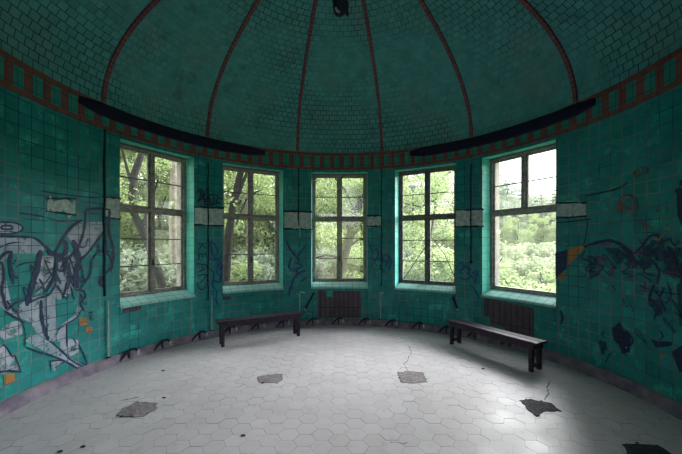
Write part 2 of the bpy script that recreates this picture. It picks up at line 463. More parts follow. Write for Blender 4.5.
# ------------------------------------------------------------------ windows
RF = HR+.30
SN = [0]
def window(n, thc):
    spec = {1: dict(low=True, lowm=(.33, .66), dark=0), 2: dict(low=True, lowm=(.44,), dark=0), 3: dict(low=True, lowm=(.36, .70), dark=0),
            4: dict(low=True, lowm=(.33, .66), dark=1), 5: dict(low=False, lowm=(), dark=0)}[n]
    root = struct(empty('window_%d' % n, P(thc, RF, WZ0), -rad(thc)))
    # local frame: x along the window, y outward, z up, origin at the foot of the opening
    H = WZ1-WZ0; W = HU
    fm = M['frame_dark'] if spec['dark'] else M['frame']
    z0 = .09; zt = z0+(H-z0)*.585
    def part(name, boxes, m, bev=.004, par=root):
        bm = bmesh.new()
        for c, s in boxes: box(bm, c, s, bevel=bev)
        return struct(obj(name, bm, m, par))
    fw = .045
    part('window_frame', [((-W+fw/2, 0, (z0+H)/2), (fw, .10, H-z0)), ((W-fw/2, 0, (z0+H)/2), (fw, .10, H-z0)),
                          ((0, 0, H-fw/2), (2*W, .10, fw)), ((0, 0, z0+fw/2), (2*W, .10, fw))], fm)
    part('transom', [((0, -.015, zt), (2*W-2*fw, .11, .06)), ((0, -.055, zt+.012), (2*W-2*fw, .04, .02))], fm)
    part('mullion', [((0, -.01, (zt+H)/2), (.055, .10, H-zt-.05))] + ([((0, -.01, (zt+z0)/2), (.05, .10, zt-z0-.05))] if spec['low'] else []), fm)
    def sash(x0, x1, za, zb, frs, dusty=False):
        sw = .032
        part('sash', [((x0+sw/2, .0, (za+zb)/2), (sw, .045, zb-za)), ((x1-sw/2, .0, (za+zb)/2), (sw, .045, zb-za)),
                      ((0+(x0+x1)/2, .0, za+sw/2), (x1-x0, .045, sw)), ((0+(x0+x1)/2, .0, zb-sw/2), (x1-x0, .045, sw))], fm, .003)
        sr = bpy.data.objects['sash' if SN[0] == 0 else 'sash.%03d' % SN[0]]; SN[0] += 1
        for q in frs:
            part('glazing_bar', [(((x0+x1)/2, 0, za+(zb-za)*q), (x1-x0-2*sw, .022, .017))], M['bar'], .002, sr)
        part('pane', [(((x0+x1)/2, .004, (za+zb)/2), (x1-x0-2*sw+.006, .003, zb-za-2*sw+.006))], M['glass_dusty'] if dusty else M['glass'], 0, sr)
    xi = W-fw
    for s in (-1, 1):
        a, b = (-xi, -.028) if s < 0 else (.028, xi)
        sash(a, b, zt+.03, H-fw, (.5,), dusty=(n == 3 and s > 0))
        if spec['low']: sash(a, b, z0+fw, zt-.03, spec['lowm'] if not (n == 3 and s < 0) else (.36,))
    if not spec['low']: sash(-xi, xi, z0+fw, zt-.03, ())
    else:
        bm = bmesh.new()
        box(bm, (0, -.068, z0+.55), (.022, .02, .10), bevel=.003); tube(bm, [(0, -.07, z0+.56), (0, -.10, z0+.56), (.0, -.105, z0+.48)], .008, 8)
        struct(obj('window_handle', bm, M['dark'], root))
    # tiled sloping sill, front edge following the round wall
    bm = bmesh.new(); uvl = bm.loops.layers.uv.new('UVMap')
    nseg = 14; th = []
    for k in range(nseg+1):
        u = -W+2*W*k/nseg
        yf = sqrt((R-.03)**2-u*u)-RF
        th.append([Vector((u, -.04, z0+.012)), Vector((u, yf+.012, .012)), Vector((u, yf, .0)), Vector((u, yf, -.03)), Vector((u, yf+.035, -.032))])
    for a, b in zip(th, th[1:]):
        for q in range(4):
            quad(bm, uvl, [a[q], a[q+1], b[q+1], b[q]], [(a[q].x, q*.2), (a[q].x, q*.2+.18), (b[q].x, q*.2+.18), (b[q].x, q*.2)], 0, q == 0)
    bmesh.ops.remove_doubles(bm, verts=bm.verts, dist=1e-5)
    struct(obj('window_sill', bm, M['sill'], root))
    # head board shading the top of the opening
    part('window_head', [((0, -.02, H-.01), (2*W, .14, .02))], M['frame_dark'], 0)
for i, w in enumerate(WIN): window(i+1, w)

# ------------------------------------------------------------------ things painted on / fixed to the wall
def in_arc(s): return s/R*180/pi
layer = [0]
def wall_paint(name, items, parent, ):
    """items: list of (material key, kind, data) in photo pixels, put on the wall surface"""
    mats = []
    bm = bmesh.new(); uvl = bm.loops.layers.uv.new('UVMap')
    for key, kind, data, w in items:
        if key not in mats: mats.append(key)
        mi = mats.index(key); layer[0] += 1
        r = R-.0025-(layer[0] % 40)*.00012-(.004 if kind == 'line' else 0)
        if kind == 'fill':
            pts = [wall_of(*p) for p in data]
            tb = bmesh.new(); f = tb.faces.new([tb.verts.new((s, z, 0)) for s, z in pts])
            s0 = min(p[0] for p in pts); s1 = max(p[0] for p in pts)
            k = math.ceil(s0/.08)
            while k*.08 < s1:
                bmesh.ops.bisect_plane(tb, geom=tb.verts[:]+tb.edges[:]+tb.faces[:], plane_co=(k*.08, 0, 0), plane_no=(1, 0, 0)); k += 1
            bmesh.ops.triangulate(tb, faces=tb.faces)
            for f in tb.faces:
                co = [(v.co.x, v.co.y) for v in f.verts]
                g = bm.faces.new([bm.verts.new(P(in_arc(s), r, z)) for s, z in co])
                for lp, c in zip(g.loops, co): lp[uvl].uv = c
                g.material_index = mi
            tb.free()
        else:
            pts = [Vector(wall_of(*p)) for p in data]
            # smooth and subdivide
            sm = []
            for i in range(len(pts)-1):
                p0 = pts[max(i-1, 0)]; p1 = pts[i]; p2 = pts[i+1]; p3 = pts[min(i+2, len(pts)-1)]
                nn = max(2, int((p2-p1).length/.04))
                for q in range(nn):
                    s = q/nn
                    sm.append(.5*((2*p1)+(p2-p0)*s+(2*p0-5*p1+4*p2-p3)*s*s+(3*p1-p0-3*p2+p3)*s**3))
            sm.append(pts[-1])
            Y = R*(CY/R+cos(pts[0].x/R)); hw = w/F*Y*.5
            L = []
            for i, p in enumerate(sm):
                d = (sm[min(i+1, len(sm)-1)]-sm[max(i-1, 0)])
                d = d.normalized() if d.length > 1e-6 else Vector((1, 0))
                nr = Vector((-d.y, d.x)); e = min(1, .45+min(i, len(sm)-1-i)*.35)*hw*(1+.18*sin(i*1.7))
                L.append((p+nr*e, p-nr*e))
            for a, b in zip(L, L[1:]):
                co = [a[0], a[1], b[1], b[0]]
                g = bm.faces.new([bm.verts.new(P(in_arc(c.x), r, c.y)) for c in co])
                for lp, c in zip(g.loops, co): lp[uvl].uv = (c.x, c.y)
                g.material_index = mi
    return obj(name, bm, [M[k] for k in mats], parent)

def D(pts, w=2, k='p_dark'): return (k, 'line', pts, w)
def Fl(pts, k='p_grey'): return (k, 'fill', pts, 0)
def ell(cx, cy, a, b, n=16, a0=0, a1=360): return [(cx+a*cos(rad(a0+(a1-a0)*i/n)), cy+b*sin(rad(a0+(a1-a0)*i/n))) for i in range(n+1)]

g = empty('graffiti', P(-85, R, 1.3))
def graf(label, parts):
    g = empty('graffiti'); tag(g, label, 'graffiti')
    for nm, items in parts:
        if nm == 'tag_letter': wall_paint(nm, items, g); continue
        for it in items: wall_paint('painted_area' if it[1] == 'fill' else 'painted_line', [it], g)
    return g
bpy.data.objects.remove(g)
graf('large silver and navy winged graffiti figure on the left wall', [
 ('paint_fill', [
  Fl([(65.9,234.3),(74,227),(81.7,222),(105.5,221.8),(103.5,231.7),(93.6,243.6),(81.7,258),(76,256),(69.8,240)]),
  Fl(ell(5,228,17,6)[:-1]),
  Fl([(-8,237),(0,237),(33,238),(45,249),(41,253.5),(12,253.5),(2,262),(-8,268)]),
  Fl([(-8,268),(2,264),(6,280),(10,300),(12,314),(4,310),(-8,300)], 'p_violet'),
  Fl([(40,256),(54,256),(52,276),(44,290),(35,295),(36,275)], 'p_violet'),
  Fl([(58,258),(70,252),(76,262),(72,292),(60,300),(50,296),(52,284),(57,274)], 'p_grey'),
  Fl([(23,302),(35,296),(55,294),(57,334),(50,341),(37,334),(30,322),(10,314)]),
  Fl([(56.3,333.5),(61.6,324.6),(75.7,314),(77.5,305.3),(81.9,308.8),(77.5,317.6),(66,325),(65.5,341),(51,342)]),
  Fl([(24.6,341),(35,333.5),(49.3,342),(70.4,358),(85.4,367),(80,369.8),(61.6,360),(42,350)]),
  Fl([(-8,346),(4,345),(10,356),(15,353),(20,371),(-8,375)], 'p_violet'),
  Fl([(60,338),(78,340),(78,352),(70,357),(60,348)], 'p_violet'),
  Fl([(10,322),(22,320),(22,334),(4,340),(-4,334)], 'p_violet'),
  Fl([(50,361),(64,361),(54,371)], 'p_violet')]),
 ('paint_outline', [
  D([(85,210),(97,208.5),(109.4,209.5)],2.4), D([(109.4,209.5),(108.5,230),(113,250),(112.5,262),(110,272)],2.8),
  D([(85,210),(84.5,222),(82,236),(77,248),(68,258),(60,268)],2.6), D([(82,220),(75,223.5),(66,233),(60,243),(52,256)],2.8),
  D([(105,229),(97,240),(88,252),(80,260),(74,268)],2.2), D([(96,250.5),(104,251),(111,252)],2), D([(98,243),(99,256)],1.6), D([(106,240),(107,256)],1.4),
  D([(92,260),(97,252.5),(104,251.5),(109,256),(111,264),(108,270),(102,278),(100,284),(103,287),(105,284)],2.2),
  D([(101,276),(99.5,283),(102.5,286)],4), D(ell(5,228,17,6)[8:]+ell(5,228,17,6)[:9],1.8), D(ell(6,227.5,6,2),1.8),
  D([(-8,236.4),(0,236.4),(15,236.6),(33,237.8),(42,244),(50,251),(58,258)],2.6), D([(-8,250),(0,247),(8,243.5),(20,242)],1.6),
  D([(-4,262),(3,254),(10,252),(9,262),(11,274),(13,284)],4), D([(-8,268),(0,262),(3,275),(1,292),(6,309)],3),
  D([(40,250),(38,262),(36,272),(32,284),(29,296),(26,306)],5.5), D([(15,267),(24,263),(37,262)],1.8), D([(46,250),(52,254),(60,256),(66,252)],5),
  D([(55,250),(56,262),(54.5,275),(49,286),(45,292)],3), D([(26,304),(38,298),(48,295),(54,286),(56,276)],2.2), D([(6,311),(14,303),(24,300)],2.4),
  D([(72,240),(76,250),(78,262),(75,276),(77,288)],5.5), D([(58,262),(62,257),(67,264),(62,271),(57,270)],4), D([(66,262),(69,274),(66,290)],4.5),
  D([(91,260),(90,274),(84,283),(78,291)],2), D([(64,240),(66,248),(62,256)],5), D([(82,256),(78,268),(70,280),(64,292),(62,300)],2.2),
  D([(75,290),(83,291),(85,297),(80,303),(84,311)],2.2), D([(56,268),(50,276),(44,284)],1.8), D([(70,286),(74,300)],2),
  D([(4,311),(12,316),(24,323)],2), D([(40.5,300),(41,318),(43,326),(46,338)],3.6), D([(45.5,296),(46,318),(47,338)],1.2), D([(46,336),(48,340)],4.5),
  D([(25,347),(38,352),(52,356),(66,362),(80,370)],1.9), D([(56,332),(62,326),(76,318),(81,309)],1.5), D([(66,324),(66.5,347)],1.5),
  D([(50,341),(60,350),(72,361),(86,368)],1.5), D([(78,344),(84,356),(86.5,365),(80,362)],1.6), D([(-8,373),(8,371),(21,372)],2.4),
  D([(50,361),(50,373)],1.3), D([(48,361),(64,361),(54,368)],1.4), D([(-6,352),(3,345),(12,357),(14,355),(20,371)],1.5), D([(24,347),(24,330),(14,308)],1),
  D([(72,338),(76,344),(70,350),(80,348)],1.2)]),
 ('paint_outline', [D([(cx+ax*cos(q*1.1+ph)+q*dx, cy+ay*sin(q*1.7+ph)+q*dy) for q in range(7)], w) for cx, cy, ax, ay, ph, dx, dy, w in (
  (63,252,4,6,0,.4,2.6,1.6), (72,256,4,7,1,.3,3,1.7), (58,268,5,6,2,-.6,3,1.5), (78,262,4,7,.5,.2,3.2,1.6), (50,258,5,5,1.5,-.8,3.4,1.5), (68,272,5,6,2.6,.1,3,1.6),
  (36,262,4,6,.8,-.8,4,1.6), (84,266,3,6,1.9,-.6,3,1.3), (28,284,5,5,.3,-.3,3,1.4), (60,286,5,5,1.1,.6,2,1.4), (12,256,4,5,.4,.2,4,1.5), (44,280,5,5,2.2,-.9,2.4,1.4), (74,246,5,5,.2,1.4,-.6,1.4), (8,300,4,4,.9,1,2,1.3), (82,292,3,4,.2,.2,2,1.1))]),
 ('paint_accent', [Fl([(78,319),(86,317),(87,325),(80,326)],'p_orange'), Fl([(86,327),(92,327),(91,333),(85,332)],'p_orange'),
  Fl([(3,375),(14,373),(14,382),(4,386)],'p_orange'), Fl([(88,312),(95,311),(95,320),(89,321)],'p_soot')])])

graf('dark violet and magenta graffiti with orange corner block on right wall', [
 ('paint_fill', [
  Fl([(555.5,253),(567.5,249.5),(567,268),(556,278)],'p_dark'), Fl([(568,249.3),(587,244),(576,258),(567.5,266)],'p_orange'),
  Fl([(556.5,278),(566,270),(566,278),(560,281)],'p_orange'),
  Fl([(605,248),(618,248),(630,256),(634,266),(617,264)],'p_shade'), Fl([(640,254),(652,240),(664,240),(668,256),(650,268),(636,264)],'p_shade'),
  Fl([(664,250),(682,246),(690,270),(676,280),(664,272)],'p_shade'), Fl([(676,275),(692,272),(700,330),(680,326)],'p_shade'),
  Fl([(588,256),(598,258),(600,274),(590,280)],'p_shade'), Fl([(650,296),(664,300),(662,316),(654,312)],'p_shade')]),
 ('paint_outline', [
  D([(584,247),(596,243),(610,240.6),(622,245),(634,254)],3), D([(634,254),(642,247),(650,236.5),(658,235),(664,241),(672,238)],2.6),
  D([(620,244),(628,252),(636,262),(633,268)],4,), D([(662,242),(655,252),(648,254)],2.2), D([(668,246),(674,258),(668,268),(680,270)],4.5),
  D([(586,250),(582,258),(592,262),(586,270),(598,272)],1.6), D([(624,262),(630,268),(622,272),(632,275)],1.5), D([(640,262),(650,264),(644,272),(656,276)],2),
  D([(663,272),(674,274),(690,280)],3.4), D([(640,286),(656,291),(690,296)],1.2), D([(611,284),(616,290),(610,292)],1.2), D([(596,262),(603,268),(594,276)],1.3),
  D([(655,284),(650,300),(658,306),(655,320)],3), D([(561,310),(563,318),(561,324)],3), D([(676,190),(684,192)],8), D([(640,240),(645,248),(640,256)],1.6), D([(654,262),(660,270),(658,284)],3), D([(670,238),(676,246),(680,240)],2.5), D([(668,282),(672,296),(666,304)],2)]),
 ('paint_accent', [
  D([(598,255.5),(599,266),(598.5,276)],2,'p_magenta'), D([(599,256),(604,260),(608,261)],2,'p_magenta'), D([(613,262),(613.5,277)],2,'p_magenta'),
  D([(600,243.5),(612,244.5)],2,'p_magenta'), D([(633,252.5),(640,252),(646,251)],2.4,'p_magenta'), D([(666,272),(674,273),(682,275)],2.4,'p_magenta'),
  D([(628,277),(634,276.5)],3,'p_magenta'), D([(646,280),(646,292)],2,'p_magenta'), D([(584,277),(588,272)],2,'p_magenta'), D([(640,242),(648,238)],1.6,'p_magenta'),
  D([(632,262),(636,266)],3,'p_magenta'), D([(622,298),(630,302)],5,'p_red'), D([(654,238),(660,240),(666,232)],1.5,'p_orange'), D([(640,290),(650,292)],1.5,'p_magenta')])])
graf('tangle of thin dark violet scribbles inside right wall graffiti', [('paint_outline', [D([(cx+ax*cos(q*1.2+ph)+q*dx, cy+ay*sin(q*1.6+ph)+q*dy) for q in range(7)], w, k) for cx, cy, ax, ay, ph, dx, dy, w, k in (
  (592,254,5,4,0,1.4,2,1.4,'p_dark'), (606,254,5,5,1,1.2,2.4,1.6,'p_shade'), (620,254,5,5,2,1.6,1,1.8,'p_dark'), (634,262,5,5,.5,1.4,.6,1.8,'p_dark'), (648,250,5,6,1.5,1.2,1,2,'p_dark'), (660,252,5,6,2.6,1,2,2.2,'p_dark'),
  (672,250,5,6,.8,.6,3,2.4,'p_dark'), (640,276,6,4,1.9,1.8,.8,1.4,'p_shade'), (660,286,5,6,.3,.4,4,2.2,'p_dark'), (600,270,5,4,1.1,1.6,.6,1.2,'p_shade'), (652,300,5,5,.4,.6,2.5,1.8,'p_shade'), (628,300,5,5,2.2,.3,2,1.2,'p_shade'),
  (617,336,4,6,.2,.8,2,2,'p_dark'), (604,340,3,5,.9,-.4,2.4,1.6,'p_shade'), (640,330,5,6,1.4,.4,2,1.4,'p_shade'), (668,318,5,6,.4,.6,2,2,'p_shade'), (676,300,5,6,1.4,.4,3,2.4,'p_shade'))])])
graf('washed red round face and red cap sprayed high on right wall', [
 ('paint_fill', [Fl(ell(626,208,8,10)[:-1],'p_red'), Fl([(633,172),(640,166),(650,167),(649,173),(640,176),(634,180)],'p_red'), Fl([(632,222),(640,220),(654,228),(650,232),(640,228)],'p_red')]),
 ('paint_outline', [D(ell(627,207,9,12,14,150,420),1.3,'p_magenta'), D(ell(627,207,12,13,10,-80,40),1.2,'p_shade'), D([(667,200),(668,220),(668,232)],2.6,'p_red'), D([(666,228),(671,229)],3,'p_orange'),
   D([(658,206),(658,220)],3,'p_red'), D([(640,191),(650,190),(660,192)],1,'p_red')])])
graf('black spray block at the right edge high on the wall', [('paint_fill', [Fl([(677,191),(690,186),(700,226),(683,228),(678,216)],'p_dark'), Fl([(680,180),(692,176),(692,186),(680,186)],'p_dark')])])
graf('dark smudged figure and black wedges low on right wall', [
 ('paint_fill', [Fl([(612,328),(620,322),(624,330),(631,334),(630,352),(622,354),(619,344),(614,340)],'p_dark'), Fl([(651,338),(657,341),(673,342),(672,346),(656,348)],'p_dark'),
   Fl([(672,352),(690,340),(700,370),(680,372)],'p_dark'), Fl([(598,338),(604,330),(608,350),(602,356)],'p_shade')]),
 ('paint_outline', [D([(626,330),(634,340),(630,346)],1.8), D([(622,350),(628,356)],2), D([(612,352),(606,362)],2,'p_shade'), D([(660,330),(664,336),(660,340)],2)]),
 ('paint_accent', [D([(602,336),(600,344)],4,'p_red'), D([(664,354),(662,358)],4,'p_orange'), D([(626,347.2),(628,347.6)],1.6,'p_grey')])])
graf('dark marker tag reading KEAN sideways on pier right of the leftmost window', [('tag_letter', [D(p,1.25) for p in (
  [(197.5,243.6),(206.5,243.9)], [(202.5,244),(198.3,249.8)], [(201.5,244.2),(206.3,249.2)])]), ('tag_letter', [D(p,1.25) for p in ([(200,252.5),(198.5,258.5),(201,260.3)], [(205,252),(206.5,260)], [(202,253.5),(203,259.5)], [(200,254),(205.5,254.5)])]),
  ('tag_letter', [D(p,1.25) for p in ([(196,263.5),(207.5,266),(197.5,272.5)], [(201.5,263.5),(202.5,269.5)])]), ('tag_letter', [D(p,1.25) for p in ([(197,275.5),(206.5,275),(200,283)], [(197,282),(199,288.5),(203,289),(207,284)])])])
graf('blue scribbled tag running down pier beside the sideways name', [('paint_outline', [D(p,1.7,'p_blue') for p in (
  [(210,241),(214,244),(218,252),(214,256)], [(210,241),(213,256),(220,262),(216,270),(222,278)], [(208,258),(216,260),(222,256)], [(209,268),(214,274),(212,284),(216,290)],
  [(217,262),(220,270),(222,262)], [(213,280),(219,282),(220,276)], [(217,290),(216,300),(218,306)], [(222,264),(221,282)])])])
graf('dark scrawled tag above the plaster band right of leftmost window', [('paint_outline', [D(p,1.5) for p in (
  [(196,193),(201,189),(200,198),(197,202),(203,197),(199,192)], [(203,190),(205,203),(208,192),(202,199),(210,200)], [(206,187),(211,204)], [(207,197),(212,194),(214,202),(209,204)], [(213,195),(218,196),(216,203),(221,203)], [(203,204),(212,205),(220,202)], [(217,198),(223,199)])])])
graf('bold blue arrow-like tag on pier left of the middle window', [('paint_outline', [D(p,2.2,'p_blue') for p in (
  [(286,240),(290,249),(296,256),(300,262)], [(305,246),(300,253),(296,259)], [(291,257),(289,268),(294,270)], [(295,262),(302,266),(296,270),(300,275)],
  [(291,290),(293,280),(298,274),(305,270)], [(300,282),(307,277)], [(289,296),(290,286)], [(301,272),(306,271)])]),])
graf('faint blue looping tag on pier right of the middle window', [('paint_outline', [D(p,1.3,'p_blue') for p in (
  [(368,240),(371,247),(373,254)], [(372,252),(377,249),(378,257),(374,262),(378,266)], [(380,250),(383,258),(381,268),(385,272)], [(384,254),(389,258),(386,266),(391,268)], [(376,258),(388,262)], [(370,258),(376,260)], [(388,252),(391,262),(388,272)])])])
graf('blue looping tag with long tail on pier left of rightmost window', [('paint_outline', [D(p,1.5,'p_blue') for p in (
  [(459,264),(463,262),(464,268),(459,271),(463,274)], [(465,265),(470,268),(468,274),(473,276)], [(460,277),(466,280),(472,276),(476,280)], [(472,272),(477,276),(474,284)], [(470,284),(475,290),(479,298)], [(462,266),(472,270)], [(476,270),(479,276)])])])
graf('pair of small red marks below sill right of middle window', [('paint_outline', [D([(371,300),(374,299)],2,'p_red'), D([(369,306),(374,304),(375,298)],1.2,'p_red'), D([(380,302),(379.5,318)],1,'p_red'), D([(366,314),(367,318)],1.6,'p_red')])])

# plaster patches on piers
def wall_slab(bm, pts, proud, mi=0, r0=None):
    """polygon in photo pixels -> thin slab fixed on the wall"""
    tb = bmesh.new(); q = [wall_of(*p) for p in pts]
    tb.faces.new([tb.verts.new((s, z, 0)) for s, z in q])
    s0 = min(p[0] for p in q); s1 = max(p[0] for p in q); k = math.ceil(s0/.08)
    while k*.08 < s1:
        bmesh.ops.bisect_plane(tb, geom=tb.verts[:]+tb.edges[:]+tb.faces[:], plane_co=(k*.08, 0, 0), plane_no=(1, 0, 0)); k += 1
    e = bmesh.ops.extrude_face_region(tb, geom=tb.faces[:])
    for v in e['geom']:
        if isinstance(v, bmesh.types.BMVert): v.co.z = 1
    bmesh.ops.triangulate(tb, faces=tb.faces)
    uvl = bm.loops.layers.uv.verify()
    for f in tb.faces:
        co = [v.co.copy() for v in f.verts]
        g = bm.faces.new([bm.verts.new(P(in_arc(c.x), R+.002-(proud+.002)*c.z, c.y)) for c in co])
        for lp, c in zip(g.loops, co): lp[uvl].uv = (c.x, c.y)
        g.material_index = mi
    tb.free()
def jag(x0, x1, y0a, y0b, y1a, y1b, n=9, amp=.8, seed=1):
    rg = random.Random(seed); up = []; dn = []
    for i in range(n+1):
        f = i/n
        up.append((x0+(x1-x0)*f, y0a+(y0b-y0a)*f+rg.uniform(-amp, amp)))
        dn.append((x0+(x1-x0)*f, y1a+(y1b-y1a)*f+rg.uniform(-amp, amp)))
    return up+dn[::-1]
def plaster(label, x0, x1, y0a, y0b, y1a, y1b, seed, amp=.7):
    r = empty('plaster_patch'); tag(r, label, 'plaster patch', 'bare plaster patches at transom height')
    bm = bmesh.new(); wall_slab(bm, jag(x0, x1, y0a, y0b, y1a, y1b, 9, amp, seed), .004); obj('plaster', bm, M['plaster'], r)
    bm = bmesh.new(); wall_slab(bm, jag(x0-1, x1+1, y0a-1.2, y0b-1.2, y0a+.4, y0b+.4, 8, .5, seed+9), .007)
    obj('crack_edge', bm, M['plaster_dark'], r)
    bm = bmesh.new(); wall_slab(bm, jag(x0-1, x1+1, y1a-.5, y1b-.5, y1a+1, y1b+1, 8, .5, seed+5), .007)
    obj('crack_edge', bm, M['plaster_dark'], r)
plaster('bare plaster patch on the leftmost pier, beside the left window', 103, 119.5, 197, 199, 217, 219, 1)
plaster('ragged bare plaster patch on left wall above the winged graffiti', 47, 75, 199, 199, 211, 215, 2, 4.5)
plaster('pale plaster band on pier between leftmost and second window', 195, 223, 207.5, 208.5, 224.5, 226, 3)
plaster('pale plaster band on pier left of the middle window', 284.5, 311, 211.5, 212.5, 228.5, 229.5, 4)
plaster('small plaster patch on pier right of the middle window', 368, 381, 216, 216, 226, 226, 5, 2)
plaster('pale plaster band on pier left of the rightmost window', 456, 483, 210.5, 209.5, 226.5, 226, 6)
plaster('torn plaster patch on right wall beside the rightmost window', 557, 586, 203.5, 203, 218, 216, 7, 2.6)
def cracks(label, items):
    g = empty('wall_crack'); tag(g, label, 'crack')
    for it in items: wall_paint('crack_line', [it], g)
cracks('thin dark crack lines curving over right wall above the graffiti', [D([(586,196),(600,193),(617,189),(628,183)],1.8), D([(556,223),(575,221),(592,219)],1.3), D([(588,220),(587,232),(584,246)],1.3)])
cracks('dark crack lines along tile joints on left wall above graffiti', [D([(18,213),(30,214.5),(45,217)],1.8), D([(45,217),(60,221),(82,220)],1.2), D([(40,191),(60,194),(84,197),(100,198)],1.3)])

# exposed backing where tiles fell off
def backing(label, poly):
    bm = bmesh.new(); wall_slab(bm, poly, .006); tag(obj('exposed_brick', bm, M['brick']), label, 'brick patch')
backing('brown exposed backing rectangle below the middle window', [(318,290),(326,290),(326,297),(333,297),(333,291),(361,291),(361,318),(318,318)])
backing('brown exposed backing with stepped edge below rightmost window', [(484,298),(534,308),(534,337),(505,334),(505,327),(490,325),(490,317),(484,316)])
backing('small strip of missing tiles below left window sill', [(123,308),(141,305),(141,309.5),(123,313.5)])
backing('small dark strip of missing tile at sill of second window', [(223,296.5),(231,296),(231,299.5),(223,300)])

# curved dark curtain rails under the dome
def rail(label, a0, a1):
    r = empty('curtain_rail'); tag(r, label, 'curtain rail', 'dark curved rails under the dome')
    bm = bmesh.new(); n = int(a1-a0); prev = None; rg = random.Random(5)
    for i in range(n+1):
        a = a0+(a1-a0)*i/n; e = min(1, .5+.1*min(i, n-i))
        zc = 3.765; h = .096*e*(1+rg.uniform(-.06, .06)); pr = .045
        cur = [bm.verts.new(P(a, q, z)) for q, z in ((R-.01, zc-h), (R-pr+.015, zc-h), (R-pr, zc-h+.02), (R-pr, zc+h-.02), (R-pr+.015, zc+h), (R-.01, zc+h))]
        if prev:
            for k in range(5): bm.faces.new((prev[k], prev[k+1], cur[k+1], cur[k]))
        else: bm.faces.new(cur)
        prev = cur
    bm.faces.new(prev[::-1]); bd = obj('rail_board', bm, M['rail'], r)
    for i in range(5):
        a = a0+4+(a1-a0-8)*i/4; bm = bmesh.new()
        tube(bm, [P(a, R-.06, 3.76), P(a, R-.085, 3.76)], .014, 8); obj('bolt', bm, M['dark'], bd)
rail('dark curved curtain rail over the two left windows', -79, -26.5)
rail('dark curved curtain rail over the two right windows', 25, 78)

# cables and pipes on piers
def cable(label, px, y0, y1, r=.011, wob=.4, lift=.012, knob=False):
    root = empty('wall_cable'); tag(root, label, 'cable', 'dark cables down the piers')
    bm = bmesh.new(); pts = []; n = 14; rg = random.Random(int(px))
    for i in range(n+1):
        s, z = wall_of(px+rg.uniform(-wob, wob), y0+(y1-y0)*i/n); pts.append(P(in_arc(s), R-lift, z))
    tube(bm, pts, r, 8); obj('cable_run', bm, M['cable'], root, True)
    for i in (4, 8, 12):
        bm = bmesh.new(); q = pts[i]; d = (Vector((0, CY, q.z))-q).normalized(); tt = Vector((d.y, -d.x, 0))
        box(bm, (0, 0, 0), (.045, .012, .016), Matrix.Translation(q+d*.004) @ Matrix.Rotation(atan2(tt.y, tt.x), 4, 'Z'), .002); obj('clip', bm, M['dark'], root)
    if knob:
        bm = bmesh.new(); bmesh.ops.create_icosphere(bm, subdivisions=2, radius=.032)
        for v in bm.verts: v.co += pts[-1]
        obj('end_box', bm, M['dark'], root)
cable('dark cable on leftmost pier from tiled band to graffiti', 104, 128, 296, .016, .5)
cable('dark cable down the pier right of the leftmost window', 208, 163, 300, .013)
cable('dark cable on the pier left of the middle window', 298.5, 168, 226, .013)
cable('dark cable on the pier right of the middle window', 381.5, 168, 286, .012)
cable('dark cable ending in a knob on pier left of rightmost window', 471, 164, 262, .013, .2, .012, True)
def pipe(label, px, y0, y1, px2=None, hook=0, r=.011):
    root = empty('water_pipe'); tag(root, label, 'pipe', 'thin pale pipe stubs at the foot of the piers')
    px2 = px2 or px
    s, z = wall_of(px, y0); a0 = in_arc(s); s2, z2 = wall_of(px2, y1); a1 = in_arc(s2); z2 = max(z2, .12)
    bm = bmesh.new(); tube(bm, [P(a0+(a1-a0)*i/6, R-.03, z+(z2-z)*i/6) for i in range(7)], r, 10); obj('pipe_run', bm, M['pale'], root)
    if hook:
        bm = bmesh.new(); tube(bm, [P(a0, R-.03, z), P(a0, R-.045, z+.02), P(a0+hook*.6, R-.05, z+.025), P(a0+hook, R-.05, z+.01)], r*1.15, 10); eb = obj('elbow', bm, M['pale'], root)
        bm = bmesh.new(); box(bm, (0, 0, 0), (.04, .03, .03), Matrix.Translation(P(a0+hook, R-.05, z+.01)) @ Matrix.Rotation(-rad(a0), 4, 'Z'), .006); obj('valve', bm, M['pale'], eb)
    bm = bmesh.new(); lathe(bm, [(r, 0), (.028, 0), (.028, .012), (r, .016)], P(a1, R-.03, z2+.02), 16); obj('collar', bm, M['dark'], root)
pipe('thin pale pipe at foot of leftmost pier by graffiti', 106.5, 300, 362, 107)
pipe('thin pale pipe at foot of pier between leftmost and second window', 211, 296, 334)
pipe('thin pale pipe with valve on pier left of the middle window', 299.5, 293, 322, None, 1.6)
pipe('thin pale pipe with bent top on pier right of middle window', 380.5, 293, 320, None, .9)
pipe('short pale pipe piece halfway up pier left of middle window', 299.5, 228, 238)

# bent pipe brackets on the skirting
BR = [(-67.3, 'below left end of left window'), (-58.4, 'below the middle of the left window'), (-47.5, 'just left of the left bench'), (-38, 'behind left half of the left bench'), (-28.6, 'behind middle of the left bench'),
      (-19.8, 'behind right end of the left bench'), (-9.4, 'below left corner of middle window'), (0, 'below centre of the middle window'), (9.6, 'below right corner of middle window'),
      (19.2, 'below left corner of the fourth window'), (28.7, 'below centre of the fourth window'), (37.7, 'just left of the right bench'), (46.8, 'behind left end of the right bench'), (57, 'behind middle of the right bench')]
def bracket(th, where):
    root = empty('pipe_bracket', P(th, R-.06, .06), -rad(th))
    tag(root, 'dark bent pipe bracket with pale end on skirting, '+where, 'pipe bracket', 'pipe brackets along the skirting')
    bm = bmesh.new(); tube(bm, [(-.17, .0, -.03), (-.10, -.01, .05), (-.02, -.02, .11), (.03, -.04, .115), (.075, -.05, .085)], [.016, .018, .02, .02, .018], 8); obj('bracket_arm', bm, M['dark'], root)
    bm = bmesh.new(); box(bm, (-.02, .02, .03), (.03, .06, .13), None, .006); obj('back_plate', bm, M['dark'], root)
    bm = bmesh.new(); tube(bm, [(.075, -.05, .088), (.088, -.056, .05), (.09, -.058, .015)], [.019, .021, .021], 10); obj('pipe_end', bm, M['pale'], root)
